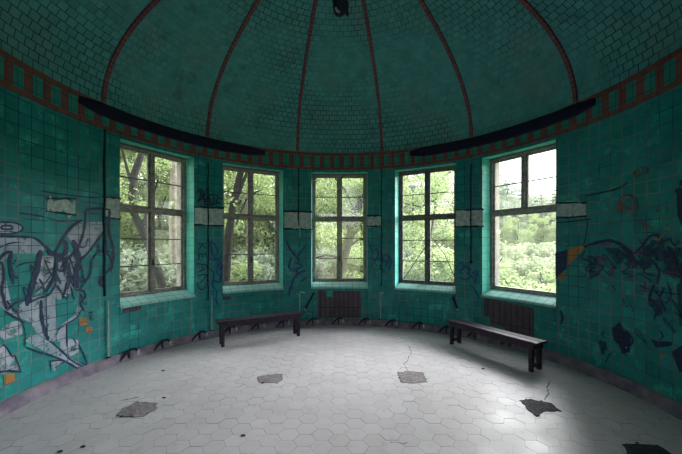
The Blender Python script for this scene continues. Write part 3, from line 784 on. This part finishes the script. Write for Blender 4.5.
for a in BR: bracket(*a)
def strut(label, p0, p1):
    root = empty('iron_strut'); tag(root, label, 'strut')
    s0, z0 = wall_of(*p0); s1, z1 = wall_of(*p1); a, b = P(in_arc(s0), R-.03, z0), P(in_arc(s1), R-.03, z1)
    bm = bmesh.new(); tube(bm, [a, (a+b)/2, b], .022, 6); obj('bar', bm, M['dark'], root)
    bm = bmesh.new(); bmesh.ops.create_icosphere(bm, subdivisions=2, radius=.026)
    for v in bm.verts: v.co += b
    obj('end_knob', bm, M['pale'], root)
strut('short dark diagonal iron strut left of the brown patch', (314,292), (305,309))
strut('short dark diagonal iron strut left of the rightmost sill', (453,297), (458,309))

# ------------------------------------------------------------------ benches
def bench(label, a, b, zt, wd):
    a = Vector((*a, 0)); b = Vector((*b, 0)); L = (b-a).length
    root = empty('bench', (a+b)/2, atan2(b.y-a.y, b.x-a.x)); tag(root, label, 'bench')
    for k, y in enumerate((-wd/4-.002, wd/4+.002)):
        bm = bmesh.new(); box(bm, (0, y, zt-.018), (L+.19, wd/2-.008, .036), None, .004); obj('seat_plank', bm, M['bench'], root)
    for y in (-wd/2+.03, wd/2-.03):
        bm = bmesh.new(); box(bm, (0, y, zt-.073), (L+.1, .025, .074), None, .004); obj('apron', bm, M['bench'], root)
    for x in (-L/2, L/2):
        for y in (-wd/2+.04, wd/2-.04):
            bm = bmesh.new(); box(bm, (x, y, (zt-.036)/2), (.055, .055, zt-.036), None, .004); obj('leg', bm, M['bench'], root)
        bm = bmesh.new(); box(bm, (x, 0, .075), (.035, wd-.12, .045), None, .003); obj('rung', bm, M['bench'], root)
        bm = bmesh.new(); box(bm, (x, 0, zt-.075), (.05, wd-.06, .07), None, .003); obj('cross_bearer', bm, M['bench'], root)
bench('long dark wooden bench on the left, below the second window', (-2.11, 5.76), (-.86, 6.44), .45, .27)
bench('long dark wooden bench on the right, below the rightmost window', (2.12, 5.87), (2.81, 4.61), .43, .27)

# ------------------------------------------------------------------ broken floor patches
def floor_patch(label, poly, mat, seed, chips=()):
    rg = random.Random(seed)
    pts = [Vector((*floor_of(*p), 0)) for p in poly]; c = sum(pts, Vector())/len(pts)
    root = empty('broken_floor_patch', c); tag(root, label, 'floor patch')
    ring = []
    for i in range(len(pts)):
        p, q = pts[i], pts[(i+1) % len(pts)]; n = max(2, int((q-p).length/.035))
        for k in range(n): ring.append(p+(q-p)*k/n-c+Vector((rg.uniform(-.012, .012), rg.uniform(-.012, .012), 0)))
    bm = bmesh.new(); rows = []
    for f, z in ((1, .0015), (.95, .007), (.75, .005), (.5, .009), (.25, .006)):
        rows.append([bm.verts.new((p.x*f, p.y*f, z+rg.uniform(-.002, .003)*(f < .99))) for p in ring])
    for a, b in zip(rows, rows[1:]):
        for k in range(len(ring)): bm.faces.new((a[k], a[(k+1) % len(ring)], b[(k+1) % len(ring)], b[k]))
    bm.faces.new(rows[-1]); obj('screed', bm, mat, root)
    for k in range(0, len(ring), 2):
        if rg.random() < .33:
            p = ring[k]*rg.uniform(.93, 1.06); bm = bmesh.new(); s = rg.uniform(.006, .022)
            vs = bmesh.ops.create_icosphere(bm, subdivisions=1, radius=s)['verts']
            for v in vs: v.co = Vector((v.co.x*rg.uniform(.8, 1.5)+p.x, v.co.y*rg.uniform(.6, 1)+p.y, v.co.z*.35+.008))
            obj('rubble_chip', bm, M['patch_dark'] if k % 4 else M['crack'], root)
floor_patch('grey broken floor patch in the left foreground', [(115.8,416),(123.7,408),(137,401.5),(158,402.8),(156.7,409.4),(143.5,416.7),(133,418)], M['patch'], 1)
floor_patch('small pale square floor patch in front of the left bench', [(257,377),(268,374.5),(282.5,374),(283,380),(277.5,383.5),(259,383)], M['patch'], 2)
floor_patch('brown square floor patch in the middle right of the hall', [(398,372.5),(408,371),(423,372.5),(427,382),(412,384),(399.8,382.5)], M['patch'], 3)
floor_patch('dark jagged hole-like floor patch in front of the right bench', [(519,400),(530,399.5),(541.6,401),(552,404),(561,411.5),(543,412),(536.8,417),(527,409)], M['patch_dark'], 4)
floor_patch('black floor patch at the bottom right corner', [(621.6,445),(640,444),(659,445.5),(672,455),(668,470),(632,470),(628,452)], M['patch_dark'], 5)
def crack(label, px, w=.004):
    pts = [Vector((*floor_of(*p), .0028)) for p in px]; bm = bmesh.new()
    sm = []
    for p, q in zip(pts, pts[1:]):
        for k in range(4): sm.append(p+(q-p)*k/4+Vector((random.uniform(-.01, .01), random.uniform(-.01, .01), 0)))
    sm.append(pts[-1])
    for p, q in zip(sm, sm[1:]):
        d = (q-p).normalized(); nn = Vector((-d.y, d.x, 0))*w*random.uniform(.6, 1.5)
        bm.faces.new([bm.verts.new(x) for x in (p+nn, p-nn, q-nn, q+nn)])
    tag(obj('floor_crack', bm, M['crack']), label, 'crack')
crack('short forked crack in floor tiles left of small pale patch', [(233,388),(240,387),(243,385),(246,385)])
crack('crack running back from brown square floor patch', [(408,371),(404,364),(408,360),(411,353),(409,346)])
crack('crack running from dark jagged patch towards right bench', [(545,400),(549,394),(547,388),(550,382)])
crack('hairline crack across tiles at the bottom centre', [(390,443),(396,442),(402,444),(408,443)], .003)
crack('short crack behind grey patch in left foreground', [(120,401),(126,400),(136,398),(139,397)], .006)
rg = random.Random(11)
for i, (px, py, w) in enumerate(((163,371,'by the left wall pipe'), (83,447,'at the bottom left'), (60,452,'in the bottom left corner'), (243,436,'left of the bottom centre'), (483,369,'in front of the right bench'), (164,398,'beside the grey floor patch'))):
    x, y = floor_of(px, py); bm = bmesh.new(); bmesh.ops.create_icosphere(bm, subdivisions=2, radius=.022)
    for v in bm.verts: v.co = Vector((v.co.x*rg.uniform(.9, 1.3), v.co.y*rg.uniform(.5, .8), max(v.co.z*.4, -.004)+.005))
    o = obj('rubble_piece', bm, M['crack']); o.location = (x, y, 0); tag(o, 'small dark flake of rubble on floor '+w, 'rubble', 'dark flakes of rubble on the floor')

# ------------------------------------------------------------------ ceiling lamp
lamp = empty('ceiling_lamp', (0.02, CY, 5.88)); tag(lamp, 'broken dark lamp hanging from the top of the dome', 'lamp')
bm = bmesh.new(); lathe(bm, [(0, 0), (.09, 0), (.085, -.03), (.03, -.06), (0, -.06)]); obj('ceiling_rose', bm, M['dark'], lamp)
bm = bmesh.new(); tube(bm, [(0, 0, -.05), (.004, 0, -.7), (0, 0, -1.24)], .011, 10); obj('rod', bm, M['dark'], lamp)
bm = bmesh.new(); lathe(bm, [(0, -1.20), (.03, -1.205), (.05, -1.24), (.083, -1.29), (.092, -1.35), (.083, -1.41), (.05, -1.455), (.0, -1.465)], (-.01, 0, 0), 20)
for v in bm.verts: v.co.x += .012*sin(v.co.z*40)
obj('lamp_body', bm, M['rail'], lamp)
bm = bmesh.new(); tube(bm, [(.055+.028*cos(k*pi/6), -.075, -1.30+.034*sin(k*pi/6)) for k in range(13)], .007, 8, cap=False); obj('ring', bm, M['pale'], lamp)
bm = bmesh.new(); tube(bm, [(.06, -.02, -1.40), (.072, -.03, -1.44), (.07, -.03, -1.475)], .009, 8)
lathe(bm, [(0, -1.495), (.018, -1.49), (.018, -1.47), (0, -1.465)], (.07, -.03, 0), 12); obj('hanging_socket', bm, M['dark'], lamp)
bm = bmesh.new(); tube(bm, [(-.06, -.05, -1.42), (-.05, -.06, -1.46), (-.02, -.06, -1.475)], .014, 8); obj('broken_rim', bm, M['lampglass'], lamp)

# ------------------------------------------------------------------ outside
bm = bmesh.new()
n = 48
def gz(x, y):
    r = sqrt(x*x+(y-CY)**2); th = atan2(x, y-CY)
    hill = max(0, (r-16)/30)**1.3*5.0
    return -1.1+.15*sin(x*.7)+.15*cos(y*.9)+hill
vs = [[bm.verts.new((-60+120*i/n, -50+120*j/n, gz(-60+120*i/n, -50+120*j/n))) for j in range(n+1)] for i in range(n+1)]
for i in range(n):
    for j in range(n): bm.faces.new((vs[i][j], vs[i+1][j], vs[i+1][j+1], vs[i][j+1])).smooth = True
o = obj('ground', bm, M['grass']); o['kind'] = 'structure'

def leaves_mesh(name, blobs, count, size, seed, mat):
    rg = random.Random(seed); V = []; Fc = []; tone = []
    tot = sum(b[1]**2 for b in blobs)
    for (c, r, fl) in blobs:
        for _ in range(int(count*r*r/tot)):
            while True:
                d = Vector((rg.gauss(0, 1), rg.gauss(0, 1), rg.gauss(0, 1)))
                if d.length > .01: break
            d.normalize(); q = r*(rg.random()**.45)
            p = Vector(c)+Vector((d.x*q, d.y*q, d.z*q*fl))
            a = Vector((rg.gauss(0, 1), rg.gauss(0, 1), rg.gauss(0, .6))).normalized(); b = a.orthogonal().normalized()
            b = (b+Vector((rg.gauss(0, .4), rg.gauss(0, .4), rg.gauss(0, .4)))).cross(a).normalized()
            nn = a.cross(b); L = size*rg.uniform(.6, 1.3); w = L*.34
            i = len(V)
            V += [p-a*L*.5, p+b*w-nn*.1*L, p+a*L*.5, p-b*w-nn*.1*L]; Fc.append((i, i+1, i+2, i+3))
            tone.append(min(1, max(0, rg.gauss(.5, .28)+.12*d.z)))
    me = bpy.data.meshes.new(name); me.from_pydata(V, [], Fc)
    at_ = me.attributes.new('tone', 'FLOAT', 'FACE'); at_.data.foreach_set('value', tone)
    me.materials.append(mat); return me

def branchy(bm, pts, rs, nb, rg, spread, down=False, mi=0):
    tube(bm, pts, rs, 8, mi)
    pts = [Vector(p) for p in pts]; ends = []
    for _ in range(nb):
        i = rg.randrange(1, len(pts)); p = pts[i]; a = rg.uniform(0, 2*pi)
        d = Vector((cos(a), sin(a), rg.uniform(.0, .8))).normalized()*spread*rg.uniform(.5, 1)
        q = p+d*.5+Vector((0, 0, rg.uniform(-.1, .2)*spread)); e = p+d+Vector((0, 0, rg.uniform(-.1, .35)*spread))
        r0 = rs[i]*.45
        tube(bm, [p, q, e], [r0, r0*.6, r0*.25], 6, mi); ends += [q, e]
        for _k in range(2):
            e2 = q+Vector((rg.gauss(0, .35), rg.gauss(0, .35), rg.gauss(.1, .3)))*spread; tube(bm, [q, (q+e2)/2+Vector((0, 0, .04)), e2], [r0*.4, r0*.3, r0*.12], 5, mi); ends.append(e2)
    return ends

def near_tree(label, trunk, rs, extra, crown, leaf='leaf', bark='bark', seed=1, count=5000, size=.085, nb=4, spread=.9):
    """trunk in (photo px, photo py, distance)"""
    rg = random.Random(seed); pts = [at(*p) for p in trunk]; base = pts[-1].copy()
    foot = Vector((base.x, base.y, gz(base.x, base.y)-.05)); root = empty('tree', foot); tag(root, label, 'tree')
    pts = [p-foot for p in pts]
    if pts[-1].z > .1: pts.append(Vector((pts[-1].x+.1, pts[-1].y, 0))); rs = rs+[rs[-1]*1.3]
    bm = bmesh.new(); ends = branchy(bm, pts, rs, nb, rg, spread); obj('trunk', bm, M[bark], root)
    for br in extra:
        q = [at(*p[:3])-foot for p in br]; w = [p[3] for p in br]; bm = bmesh.new(); tube(bm, q, w, 7); obj('branch', bm, M[bark], root)
    bl = [(tuple(e), rg.uniform(.3, .55), .8) for e in ends]+[(tuple(at(*c[:3])-foot), c[3], c[4]) for c in crown]
    link('foliage', leaves_mesh('foliage', bl, count, size, seed, M[leaf]), None, root)

near_tree('crooked dark-barked tree right outside the left window', [(150,100,7.6),(143,150,7.6),(134,175,7.6),(131,208,7.6),(143,232,7.6),(153,255,7.6),(162,285,7.6),(166,310,7.6)],
          [.07, .075, .08, .085, .085, .09, .095, .10], [[(133,190,7.6,.05),(126,165,7.5,.03),(120,140,7.5,.02)], [(141,228,7.6,.04),(150,205,7.7,.03),(158,180,7.7,.018)], [(148,240,7.6,.03),(160,212,7.7,.025),(166,196,7.7,.015)]],
          [(150,165,8.6,.6,.6), (126,172,8.6,.5,.6)], 'leaf', 'bark', 1, 1500, .075, 1, .7)
near_tree('straight pale-barked tree at right side of left window', [(174,60,9.0),(175,150,9.2),(173,220,9.2),(175,290,9.2),(175,330,9.2)], [.10, .11, .115, .12, .14], [],
          [(172,120,9.6,.9,.7)], 'leaf', 'bark_pale', 2, 1500, .08, 1, .6)
near_tree('forked tree leaning left behind the second window', [(250,120,8.2),(241,170,8.2),(233,205,8.2),(228,240,8.2),(224,300,8.2)], [.075, .085, .095, .11, .13],
          [[(231,215,8.2,.05),(240,190,8.2,.05),(250,165,8.2,.03),(256,140,8.2,.02)], [(236,225,8.2,.03),(246,200,8.3,.025),(256,192,8.3,.02),(262,190,8.3,.01)]],
          [(262,175,9.2,.9,.7), (270,200,9.5,.6,.6), (240,270,9.5,.7,.5)], 'leaf', 'bark', 3, 5200, .085, 3, .9)
near_tree('leaning forked tree behind the middle window', [(378,120,9.0),(372,160,9.0),(362,195,9),(352,230,9),(342,262,9),(335,290,9)], [.07, .08, .10, .12, .14, .15],
          [[(350,238,9,.05),(362,226,9,.04),(372,215,9,.02)], [(347,248,9,.045),(358,240,9,.035),(372,238,9,.02)], [(342,258,9,.04),(326,255,9,.03),(314,258,9,.015)], [(343,262,9,.04),(356,266,9,.03),(370,278,9,.02)], [(356,215,9,.03),(345,190,9,.03),(330,172,9,.015)]],
          [(330,190,10,.9,.7), (352,178,10.5,.8,.6), (322,235,11,.8,.7), (362,255,11,.7,.6)], 'leaf', 'bark', 4, 6500, .085, 4, .9)
near_tree('thin-branched young tree behind the fourth window', [(452,110,8.6),(444,160,8.6),(436,200,8.6),(430,240,8.6),(427,300,8.6)], [.015, .02, .022, .025, .03],
          [[(436,200,8.6,.03),(420,207,8.6,.02),(404,203,8.6,.012)], [(440,180,8.6,.025),(450,172,8.6,.02),(460,168,8.6,.01)], [(430,240,8.6,.016),(415,262,8.6,.014),(402,282,8.6,.02)], [(430,235,8.6,.012),(445,255,8.6,.01),(456,280,8.6,.015)]],
          [(440,175,9.2,.6,.7), (420,270,9.4,.8,.6), (448,262,9.6,.7,.6), (436,215,9.8,.5,.6)], 'leaf', 'bark', 5, 4200, .08, 3, .8)

# tree kinds standing further off
def make_tree(kind, h, cr, leaf, count, size, seed, bark='bark'):
    rg = random.Random(seed); root = empty('tree')
    bm = bmesh.new(); pts = [Vector((0, 0, -.3))]
    for i in range(1, 8): pts.append(Vector((rg.gauss(0, .12), rg.gauss(0, .12), h*i/8.)))
    rs = [h*.022*(1-.1*i) for i in range(8)]
    ends = branchy(bm, pts, rs, 12, rg, cr*.75); obj('trunk', bm, M[bark], root)
    bl = []
    if kind == 'round':
        for k in range(26):
            a = rg.uniform(0, 2*pi); q = cr*rg.uniform(.1, .95); bl.append(((q*cos(a), q*sin(a), h*rg.uniform(.12, .98)), cr*rg.uniform(.25, .45), .7))
    elif kind == 'conifer':
        for k in range(16):
            f = k/15.; rr = cr*(1-f)*.8+.15; 
            for q in range(4):
                a = rg.uniform(0, 2*pi); bl.append(((rr*.6*cos(a), rr*.6*sin(a), h*(.12+.88*f)), rr*.6, .45))
    else:
        for e in ends[::2]: bl.append((tuple(e), cr*.28, .6))
    link('foliage', leaves_mesh('foliage', bl, count, size, seed, M[leaf]), None, root)
    return root
def copy_tree(o):
    c = o.copy(); C.objects.link(c)
    for ch in o.children:
        d = ch.copy(); C.objects.link(d); d.parent = c
    return c
protos = {'A': make_tree('round', 8.5, 2.4, 'leaf', 15000, .12, 21), 'B': make_tree('round', 9.5, 2.8, 'leaf_hazed', 16000, .13, 22),
          'C': make_tree('conifer', 9, 3.0, 'conifer', 16000, .22, 23), 'D': make_tree('open', 8, 2.6, 'leaf', 6500, .11, 24, 'bark_pale')}
used = set()
TH = {'A': 8.5, 'B': 9.5, 'C': 8.6, 'D': 9.0}
def put(k, px, Y, ytop, label, group):
    o = protos[k]
    if k in used: o = copy_tree(o)
    used.add(k)
    x = (px-CX)/F*Y; z0 = gz(x, Y); s = (EYE+(HY-ytop)/F*Y-z0)/TH[k]
    o.location = (x, Y, z0); o.scale = (s, s, s); o.rotation_euler = (0, 0, random.uniform(0, 6.28))
    tag(o, label, 'tree', group)
G1 = 'leafy trees of the wood behind the hall'
for k, px, Y, yt, lb in (
    ('B', 60, 13, 70, 'tall grey-green tree left of the left window view'), ('A', 112, 12, 70, 'leafy green tree filling the left edge of left window'),
    ('B', 150, 15, 60, 'grey-green tree behind the crooked trunk in left window'), ('D', 190, 12, 60, 'open pale-trunked tree behind pier right of left window'),
    ('A', 215, 15, 70, 'green tree at the left side of second window'), ('D', 252, 13.5, 90, 'open pale-trunked tree in the middle of second window'),
    ('B', 282, 18, 80, 'grey-green tree at the right side of second window'), ('A', 316, 17, 90, 'green tree far behind left side of middle window'),
    ('B', 342, 21, 100, 'grey-green tree far behind centre of middle window'), ('D', 330, 14.5, 110, 'open pale-trunked tree far behind middle window'),
    ('A', 370, 17, 100, 'green tree far behind right side of middle window'), ('A', 398, 20, 130, 'green tree far behind left side of fourth window'),
    ('D', 432, 15, 120, 'open pale-trunked tree in fourth window'), ('B', 458, 24, 160, 'grey-green tree far behind right side of fourth window'),
    ('B', 230, 24, 90, 'tall grey-green tree deep behind second window'), ('B', 130, 22, 80, 'tall grey-green tree deep behind left window'),
    ('B', 420, 27, 165, 'tall grey-green tree deep behind fourth window'), ('B', 372, 27, 120, 'tall grey-green tree deep behind middle window'), ('A', 178, 20, 70, 'green tree deep behind right side of left window')):
    put(k, px, Y, yt, lb, G1)
for px, Y, yt, lb in ((494, 27, 178, 'leftmost'), (506, 28, 184, 'second from left'), (518, 29, 197, 'middle'), (532, 30, 202, 'fourth from left'), (546, 29, 205, 'rightmost')):
    put('B', px, Y, yt-4, 'tall distant leafy tree on the hillside, %s in the rightmost window' % lb, 'tall leafy trees on the hillside')
G2 = 'distant conifers across the clearing'
for px, Y, yt in ((488, 30, 176), (497, 33, 184), (505, 30, 190), (513, 34, 200), (520, 31, 196), (527, 35, 206), (534, 31, 203), (541, 34, 198), (548, 31, 206), (555, 33, 196), (562, 30, 202), (571, 33, 190), (474, 30, 172), (582, 31, 196), (600, 32, 190)):
    put('C', px, Y, yt-6, 'distant dark conifer seen through the right windows', G2)
for px, Y, yt in ((494, 25, 214), (506, 26, 220), (518, 24, 217), (531, 26, 224), (543, 25, 219), (556, 24, 222), (570, 25, 215)):
    put('A', px, Y, yt-3, 'low round distant tree in front of the conifers', 'low round trees at the edge of the clearing')

# shrubs
def make_shrub(leaf, seed, cr=1., h=1.3, count=5200, size=.085):
    rg = random.Random(seed); root = empty('shrub'); bm = bmesh.new()
    for k in range(9):
        a = rg.uniform(0, 2*pi); e = Vector((cos(a)*cr*.6, sin(a)*cr*.6, h*rg.uniform(.7, 1.1))); tube(bm, [(0, 0, -.1), e*.5+Vector((0, 0, .1)), e], [.02, .014, .006], 5)
    obj('stems', bm, M['bark'], root)
    bl = [((cr*rg.uniform(-.8, .8), cr*rg.uniform(-.8, .8), h*rg.uniform(.2, 1)), cr*rg.uniform(.25, .45), .7) for _ in range(16)]
    link('foliage', leaves_mesh('foliage', bl, count, size, seed, M[leaf]), None, root); return root
sh = {'p': make_shrub('leaf_pale', 31), 'g': make_shrub('leaf', 32), 'd': make_shrub('leaf_hazed', 33)}
us = set()
rg = random.Random(5)
def shrub(k, px, Y, ytop, label, group, dy=0):
    o = sh[k]
    if k in us: o = copy_tree(o)
    us.add(k); x = (px-CX)/F*Y; z0 = gz(x, Y); s = (EYE+(HY-ytop)/F*Y-z0)/1.6
    o.location = (x, Y, z0); o.scale = (s*1.1, s*1.1, s); o.rotation_euler = (0, 0, rg.uniform(0, 6)); tag(o, label, 'shrub', group)
for i in range(8):
    shrub('p', 486+i*12, 17+(i % 3), 240+(i*7 % 5), 'pale blossoming shrub seen through the rightmost window', 'pale shrubs of the clearing')
    shrub('p', 490+i*13, 13+(i % 2), 254+(i*5 % 6), 'pale blossoming shrub seen through the rightmost window', 'pale shrubs of the clearing')
for px, Y, yt in ((490, 9.5, 272), (508, 9, 278), (526, 9.5, 268), (545, 8.6, 262), (560, 9, 258), (580, 9, 262), (395, 11, 240), (412, 10.5, 256), (430, 12, 236), (447, 10.5, 250), (462, 11, 244), (404, 14, 225), (440, 15, 222)):
    shrub('g', px, Y, yt, 'fresh green shrub outside the two right windows', 'green shrubs below the right windows')
for px, Y, yt in ((95, 9.5, 240), (120, 10, 235), (140, 9.5, 250), (162, 11, 232), (182, 10, 240), (205, 12, 238), (226, 12, 246), (246, 13, 240), (268, 12, 245), (290, 13, 240), (312, 14, 238), (330, 13, 246), (348, 14, 240), (366, 13, 242), (384, 14, 236),
    (130, 17, 215), (165, 18, 210), (235, 19, 214), (265, 19, 218), (320, 21, 216), (350, 22, 218), (380, 21, 216)):
    shrub('d', px, Y, yt, 'grey-green undergrowth shrub outside the left and middle windows', 'undergrowth shrubs in the wood')

# park lamp seen through the fourth window
p = at(413, 186, 13.5); base = gz(p.x, p.y)
sl = empty('park_lamp', (p.x, p.y, base)); tag(sl, 'park lamp with flat round head seen through fourth window', 'lamp')
h = p.z-base
bm = bmesh.new(); tube(bm, [(0, 0, 0), (0, 0, h-.1)], [.05, .03], 10); obj('pole', bm, M['dark'], sl)
bm = bmesh.new(); lathe(bm, [(0, h+.10), (.08, h+.09), (.17, h+.03), (.19, h-.03), (.10, h-.09), (.06, h-.22), (.0, h-.22)]); obj('lamp_head', bm, M['lampglass'], sl)

# ------------------------------------------------------------------ light
W = bpy.data.worlds.new('overcast sky'); bpy.context.scene.world = W; W.use_nodes = True
nt = W.node_tree; bg = nt.nodes['Background']
tc = nt.nodes.new('ShaderNodeTexCoord'); sep = nt.nodes.new('ShaderNodeSeparateXYZ'); mr = nt.nodes.new('ShaderNodeMapRange')
nt.links.new(tc.outputs['Generated'], sep.inputs[0]); nt.links.new(sep.outputs['Z'], mr.inputs['Value'])
mr.inputs['From Min'].default_value = 0; mr.inputs['From Max'].default_value = 1; mr.inputs['To Min'].default_value = 3.2; mr.inputs['To Max'].default_value = 6.5
nt.links.new(mr.outputs[0], bg.inputs['Strength']); bg.inputs['Color'].default_value = (1, .97, .99, 1)

def sun(name, elev, az, strength, angle, col):
    L = bpy.data.lights.new(name, 'SUN'); L.energy = strength; L.angle = rad(angle); L.color = col
    o = bpy.data.objects.new(name, L); C.objects.link(o)
    d = Vector((sin(rad(az))*cos(rad(elev)), cos(rad(az))*cos(rad(elev)), sin(rad(elev))))   # towards the sun
    o.rotation_euler = d.to_track_quat('Z', 'Y').to_euler(); o.location = (0, 0, 12)
sun('veiled_sun', 24, 56, 27.0, 55, (1, .95, .965))

# ------------------------------------------------------------------ camera
cam = bpy.data.cameras.new('camera'); co = bpy.data.objects.new('camera', cam); C.objects.link(co)
cam.sensor_width = 36; cam.lens = F/682*36
co.location = (0, 0, EYE); co.rotation_euler = (pi/2, 0, 0)
cam.shift_x = (341-CX)/682; cam.shift_y = (HY-227)/682
cam.clip_start = .02
sc = bpy.context.scene; sc.camera = co
sc.view_settings.view_transform = 'Standard'; sc.view_settings.look = 'None'; sc.view_settings.gamma = 1; sc.view_settings.exposure = 0
sc.cycles.max_bounces = 10; sc.cycles.diffuse_bounces = 5; sc.cycles.transparent_max_bounces = 24; sc.cycles.use_denoising = True
sc.cycles.sample_clamp_indirect = 8
